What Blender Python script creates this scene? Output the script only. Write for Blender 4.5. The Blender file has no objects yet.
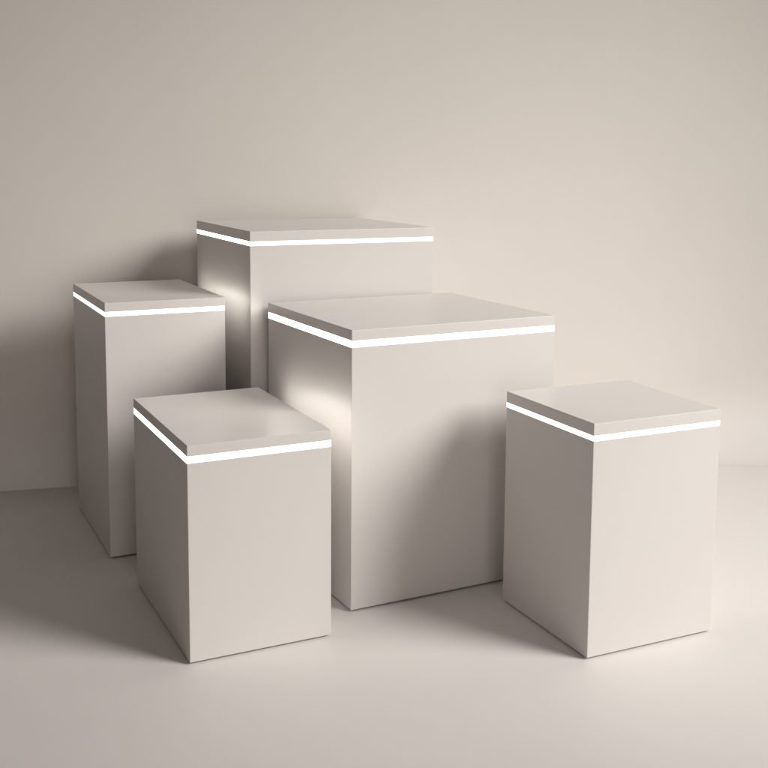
import bpy, bmesh, math
from mathutils import Vector, Matrix

sc = bpy.context.scene
C = sc.collection
S = 1.4                                   # camera height in metres; layout below is in units of it

# ------------------------------------------------------------------ camera
cam_d = bpy.data.cameras.new("camera")
cam = bpy.data.objects.new("camera", cam_d)
C.objects.link(cam)
cam_d.sensor_width = 36.0
cam_d.lens = 36.0 * 1100.06 / 768.0
cam_d.shift_x = (384.0 - 391.55) / 768.0
cam_d.shift_y = (291.72 - 384.0) / 768.0
cam_d.clip_end = 200.0
cam.matrix_world = (Matrix.Translation((0, 0, S))
                    @ Matrix.Rotation(math.pi / 2 - 0.12184, 4, 'X')
                    @ Matrix.Rotation(0.00753, 4, 'Z'))
sc.camera = cam

# ------------------------------------------------------------------ world: dim warm studio ambience
w = bpy.data.worlds.new("World")
sc.world = w
w.use_nodes = True
bg = w.node_tree.nodes["Background"]
bg.inputs[0].default_value = (1.0, 0.87, 0.74, 1)
bg.inputs[1].default_value = 0.04

# ------------------------------------------------------------------ lamps
def spot(name, loc, aim, energy, radius, angle, blend, color):
    l = bpy.data.lights.new(name, 'SPOT')
    l.energy = energy
    l.shadow_soft_size = radius
    l.spot_size = math.radians(angle)
    l.spot_blend = blend
    l.color = color
    o = bpy.data.objects.new(name, l)
    C.objects.link(o)
    o.location = loc
    o.rotation_euler = (Vector(aim) - Vector(loc)).to_track_quat('-Z', 'Y').to_euler()
    return o

# big soft key from the right, a little in front of the group
spot("key_lamp", (4.22 * S, 0.70 * S, 3.05 * S), (0.38 * S, 2.70 * S, 0.22 * S),
     2830, 1.40 * S, 56, 1.0, (1.0, 0.965, 0.92))

def softbox(name, loc, aim, energy, size, color):
    l = bpy.data.lights.new(name, 'AREA')
    l.shape = 'DISK'
    l.size = size
    l.energy = energy
    l.color = color
    o = bpy.data.objects.new(name, l)
    C.objects.link(o)
    o.location = loc
    o.rotation_euler = (Vector(aim) - Vector(loc)).to_track_quat('-Z', 'Y').to_euler()
    return o

# weak, very large and low fill from behind the camera
softbox("fill_lamp", (1.3 * S, -3.0 * S, 0.8 * S), (0.0, 2.8 * S, 0.3 * S), 98, 2.6 * S, (1.0, 0.93, 0.87))

sc.view_settings.view_transform = 'Standard'
sc.view_settings.look = 'None'
sc.view_settings.exposure = 0.0
sc.view_settings.gamma = 1.0

# ------------------------------------------------------------------ materials
def mat(name, base, rough, var=0.03, nscale=3.0, bump=0.0, bscale=300.0, spec=0.5, rvar=0.05):
    m = bpy.data.materials.new(name)
    m.use_nodes = True
    nt = m.node_tree
    b = nt.nodes["Principled BSDF"]
    tc = nt.nodes.new("ShaderNodeTexCoord")
    n = nt.nodes.new("ShaderNodeTexNoise")
    n.inputs["Scale"].default_value = nscale
    n.inputs["Detail"].default_value = 6
    n.inputs["Roughness"].default_value = 0.6
    nt.links.new(tc.outputs["Object"], n.inputs["Vector"])
    r = nt.nodes.new("ShaderNodeMapRange")
    r.inputs["From Min"].default_value = 0.3
    r.inputs["From Max"].default_value = 0.7
    r.inputs["To Min"].default_value = 1 - var
    r.inputs["To Max"].default_value = 1 + var
    nt.links.new(n.outputs["Fac"], r.inputs["Value"])
    mul = nt.nodes.new("ShaderNodeVectorMath")
    mul.operation = 'SCALE'
    mul.inputs[0].default_value = base
    nt.links.new(r.outputs["Result"], mul.inputs["Scale"])
    nt.links.new(mul.outputs["Vector"], b.inputs["Base Color"])
    rr = nt.nodes.new("ShaderNodeMapRange")
    rr.inputs["To Min"].default_value = rough - rvar
    rr.inputs["To Max"].default_value = rough + rvar
    nt.links.new(n.outputs["Fac"], rr.inputs["Value"])
    nt.links.new(rr.outputs["Result"], b.inputs["Roughness"])
    b.inputs["Specular IOR Level"].default_value = spec
    if bump:
        n2 = nt.nodes.new("ShaderNodeTexNoise")
        n2.inputs["Scale"].default_value = bscale
        n2.inputs["Detail"].default_value = 4
        nt.links.new(tc.outputs["Object"], n2.inputs["Vector"])
        bp = nt.nodes.new("ShaderNodeBump")
        bp.inputs["Strength"].default_value = bump
        bp.inputs["Distance"].default_value = 0.001
        nt.links.new(n2.outputs["Fac"], bp.inputs["Height"])
        nt.links.new(bp.outputs["Normal"], b.inputs["Normal"])
    return m

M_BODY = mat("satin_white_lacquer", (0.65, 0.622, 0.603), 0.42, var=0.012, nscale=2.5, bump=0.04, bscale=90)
M_TOP = mat("satin_white_top_lightened", (0.82, 0.78, 0.76), 0.30, var=0.015, nscale=3.0, bump=0.03, bscale=60)  # lighter copy of the lacquer: extra light on the tops put into colour
M_FOOT = mat("dark_recess", (0.05, 0.045, 0.04), 0.7)
M_WALL = mat("plaster_wall", (0.715, 0.678, 0.64), 0.8, var=0.02, nscale=1.3, bump=0.10, bscale=120, spec=0.4)
def blend_foot(m, foot, rough, z0, z1):
    """the sweep's paint runs into the floor's colour over its lowest part"""
    nt = m.node_tree
    b = nt.nodes["Principled BSDF"]
    tc = nt.nodes.new("ShaderNodeTexCoord")
    sp = nt.nodes.new("ShaderNodeSeparateXYZ")
    nt.links.new(tc.outputs["Object"], sp.inputs[0])
    mr = nt.nodes.new("ShaderNodeMapRange")
    mr.interpolation_type = 'SMOOTHSTEP'
    mr.inputs["From Min"].default_value = z0
    mr.inputs["From Max"].default_value = z1
    nt.links.new(sp.outputs["Z"], mr.inputs["Value"])
    mx = nt.nodes.new("ShaderNodeMix")
    mx.data_type = 'RGBA'
    mx.inputs["A"].default_value = (*foot, 1)
    nt.links.new(mr.outputs["Result"], mx.inputs["Factor"])
    nt.links.new(b.inputs["Base Color"].links[0].from_socket, mx.inputs["B"])
    nt.links.new(mx.outputs["Result"], b.inputs["Base Color"])
    mf = nt.nodes.new("ShaderNodeMix")
    mf.inputs["A"].default_value = rough
    nt.links.new(mr.outputs["Result"], mf.inputs["Factor"])
    nt.links.new(b.inputs["Roughness"].links[0].from_socket, mf.inputs["B"])
    nt.links.new(mf.outputs["Result"], b.inputs["Roughness"])

M_FLOOR = mat("smooth_floor", (0.835, 0.80, 0.78), 0.55, var=0.02, nscale=1.6, bump=0.08, bscale=120, spec=0.4)

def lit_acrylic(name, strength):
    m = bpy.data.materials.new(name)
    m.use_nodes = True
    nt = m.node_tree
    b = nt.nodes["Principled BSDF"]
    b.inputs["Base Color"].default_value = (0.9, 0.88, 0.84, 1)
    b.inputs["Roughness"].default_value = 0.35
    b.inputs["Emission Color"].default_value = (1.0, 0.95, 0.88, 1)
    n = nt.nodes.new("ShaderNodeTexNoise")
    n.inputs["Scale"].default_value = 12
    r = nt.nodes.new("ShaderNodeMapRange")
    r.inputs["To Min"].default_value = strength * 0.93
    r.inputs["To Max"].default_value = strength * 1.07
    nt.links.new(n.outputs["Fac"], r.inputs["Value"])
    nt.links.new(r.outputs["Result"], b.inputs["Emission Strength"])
    return m

M_UNLIT = mat("unlit_acrylic", (0.75, 0.73, 0.70), 0.35, var=0.01)

blend_foot(M_WALL, (0.835, 0.80, 0.78), 0.55, 0.0, 0.35)

# ------------------------------------------------------------------ mesh helpers
def mesh_obj(name, bm, m, parent=None, smooth=False):
    bmesh.ops.recalc_face_normals(bm, faces=bm.faces)
    me = bpy.data.meshes.new(name)
    bm.to_mesh(me)
    bm.free()
    me.materials.append(m)
    if smooth:
        for p in me.polygons:
            p.use_smooth = True
    o = bpy.data.objects.new(name, me)
    C.objects.link(o)
    if parent:
        o.parent = parent
    return o

def inset_quad(q, d):
    """move every side of the counter-clockwise quad q inwards by d"""
    n = len(q)
    out = []
    for i in range(n):
        p0, p, p1 = Vector(q[i - 1]), Vector(q[i]), Vector(q[(i + 1) % n])
        a = (p - p0).normalized(); b = (p1 - p).normalized()
        na = Vector((-a.y, a.x)); nb = Vector((-b.y, b.x))
        out.append(p + (na + nb) * (d / (1 + na.dot(nb))))
    return out

def prism(q, z0, z1, bevel=0.0):
    bm = bmesh.new()
    lo = [bm.verts.new((p[0], p[1], z0)) for p in q]
    hi = [bm.verts.new((p[0], p[1], z1)) for p in q]
    bm.faces.new(lo[::-1]); bm.faces.new(hi)
    for i in range(4):
        j = (i + 1) % 4
        bm.faces.new((lo[i], lo[j], hi[j], hi[i]))
    if bevel:
        bmesh.ops.bevel(bm, geom=list(bm.edges), offset=bevel, segments=3, profile=0.5, affect='EDGES')
    return bm

def ring(q, t, z0, z1):
    """hollow rectangular band of thickness t; the side at the back gets the second material slot"""
    bm = bmesh.new()
    qi = inset_quad(q, t)
    V = [[bm.verts.new((p[0], p[1], z)) for p in qq] for qq in (q, qi) for z in (z0, z1)]
    ol, oh, il, ih = V
    for i in range(4):
        j = (i + 1) % 4
        for k, f in enumerate(((ol[i], ol[j], oh[j], oh[i]), (il[j], il[i], ih[i], ih[j]),
                               (oh[i], oh[j], ih[j], ih[i]), (ol[j], ol[i], il[i], il[j]))):
            bm.faces.new(f).material_index = (0, 3, 1, 2)[i] if k == 0 else 1
    return bm

# ------------------------------------------------------------------ setting
def structure(o):
    o["kind"] = "structure"
    return o

bm = bmesh.new()
X0, X1, Y0, Y1 = -9.0, 9.0, -4.0, 9.0
vs = [bm.verts.new(p) for p in ((X0, Y0, 0), (X1, Y0, 0), (X1, Y1, 0), (X0, Y1, 0))]
bm.faces.new(vs)
structure(mesh_obj("floor", bm, M_FLOOR))

W0, W1 = 3.4865 * S, 0.2575               # wall base line y = W0 + W1 x
wn = Vector((W1, -1.0)).normalized()      # towards the camera
def sstep(a, b, x):
    t = min(1, max(0, (x - a) / (b - a)))
    return t * t * (3 - 2 * t)
bm = bmesh.new()
cols = []
xs = [-7.0, -5.0, -3.0] + [-2.4 + 0.12 * i for i in range(60)] + [5.5, 7.5]
for x in xs:
    r = 0.004 + 0.42 * sstep(0.45, 1.9, x)          # sharp corner on the left opening into a soft cove on the right
    base = Vector((x, W0 + W1 * x))
    col = []
    for k in range(41):
        a = math.pi / 2 * (k / 40) ** 1.5
        off = r * (1 - math.sin(a))
        z = r * (1 - math.cos(a))
        p = base + wn * off
        col.append(bm.verts.new((p.x, p.y, z + 0.0003 * (1 - k / 40))))
    for z in (0.6, 1.2, 2.2, 4.2):
        col.append(bm.verts.new((base.x, base.y, z)))
    cols.append(col)
for a, b in zip(cols, cols[1:]):
    for i in range(len(a) - 1):
        bm.faces.new((a[i], b[i], b[i + 1], a[i + 1]))
wall = structure(mesh_obj("wall", bm, M_WALL, smooth=True))

# ------------------------------------------------------------------ plinths
GROUP = "square white display plinths with a lit band"
def plinth(x, y, yaw, wd, dp, h, t, bt, sk, led, label, back=(0, 0)):
    root = bpy.data.objects.new("display_plinth", None)
    C.objects.link(root)
    root.empty_display_size = 0.1
    root["label"] = label
    root["category"] = "plinth"
    root["group"] = GROUP
    root.location = (x * S, y * S, 0)
    root.rotation_euler = (0, 0, yaw)
    wd *= S; dp *= S; h *= S; t *= S; bt *= S
    L = Vector((-math.sin(sk), math.cos(sk))) * dp
    q = [Vector((0, 0)), Vector((wd, 0)), Vector((wd, 0)) + L, L]
    q[2] = q[2] + Vector(back)
    g = 0.006                                        # shadow gap above the floor
    t += 0.0018; bt -= 0.0036                         # the eased edges open the slot by about this much
    mesh_obj("foot", prism(inset_quad(q, 0.012), 0.0005, g + 0.001), M_FOOT, root)
    mesh_obj("body", prism(q, g, h - t - bt, 0.002), M_BODY, root)
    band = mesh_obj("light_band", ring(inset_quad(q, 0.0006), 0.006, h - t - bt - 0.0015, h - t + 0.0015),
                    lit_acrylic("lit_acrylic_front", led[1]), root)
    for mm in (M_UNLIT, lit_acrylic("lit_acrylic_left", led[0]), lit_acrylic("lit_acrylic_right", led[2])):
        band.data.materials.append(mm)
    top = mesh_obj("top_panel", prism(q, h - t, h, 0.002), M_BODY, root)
    top.data.materials.append(M_TOP)                  # upper face lightened as if better lit; edges keep the body lacquer
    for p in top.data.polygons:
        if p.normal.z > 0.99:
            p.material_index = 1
    return root

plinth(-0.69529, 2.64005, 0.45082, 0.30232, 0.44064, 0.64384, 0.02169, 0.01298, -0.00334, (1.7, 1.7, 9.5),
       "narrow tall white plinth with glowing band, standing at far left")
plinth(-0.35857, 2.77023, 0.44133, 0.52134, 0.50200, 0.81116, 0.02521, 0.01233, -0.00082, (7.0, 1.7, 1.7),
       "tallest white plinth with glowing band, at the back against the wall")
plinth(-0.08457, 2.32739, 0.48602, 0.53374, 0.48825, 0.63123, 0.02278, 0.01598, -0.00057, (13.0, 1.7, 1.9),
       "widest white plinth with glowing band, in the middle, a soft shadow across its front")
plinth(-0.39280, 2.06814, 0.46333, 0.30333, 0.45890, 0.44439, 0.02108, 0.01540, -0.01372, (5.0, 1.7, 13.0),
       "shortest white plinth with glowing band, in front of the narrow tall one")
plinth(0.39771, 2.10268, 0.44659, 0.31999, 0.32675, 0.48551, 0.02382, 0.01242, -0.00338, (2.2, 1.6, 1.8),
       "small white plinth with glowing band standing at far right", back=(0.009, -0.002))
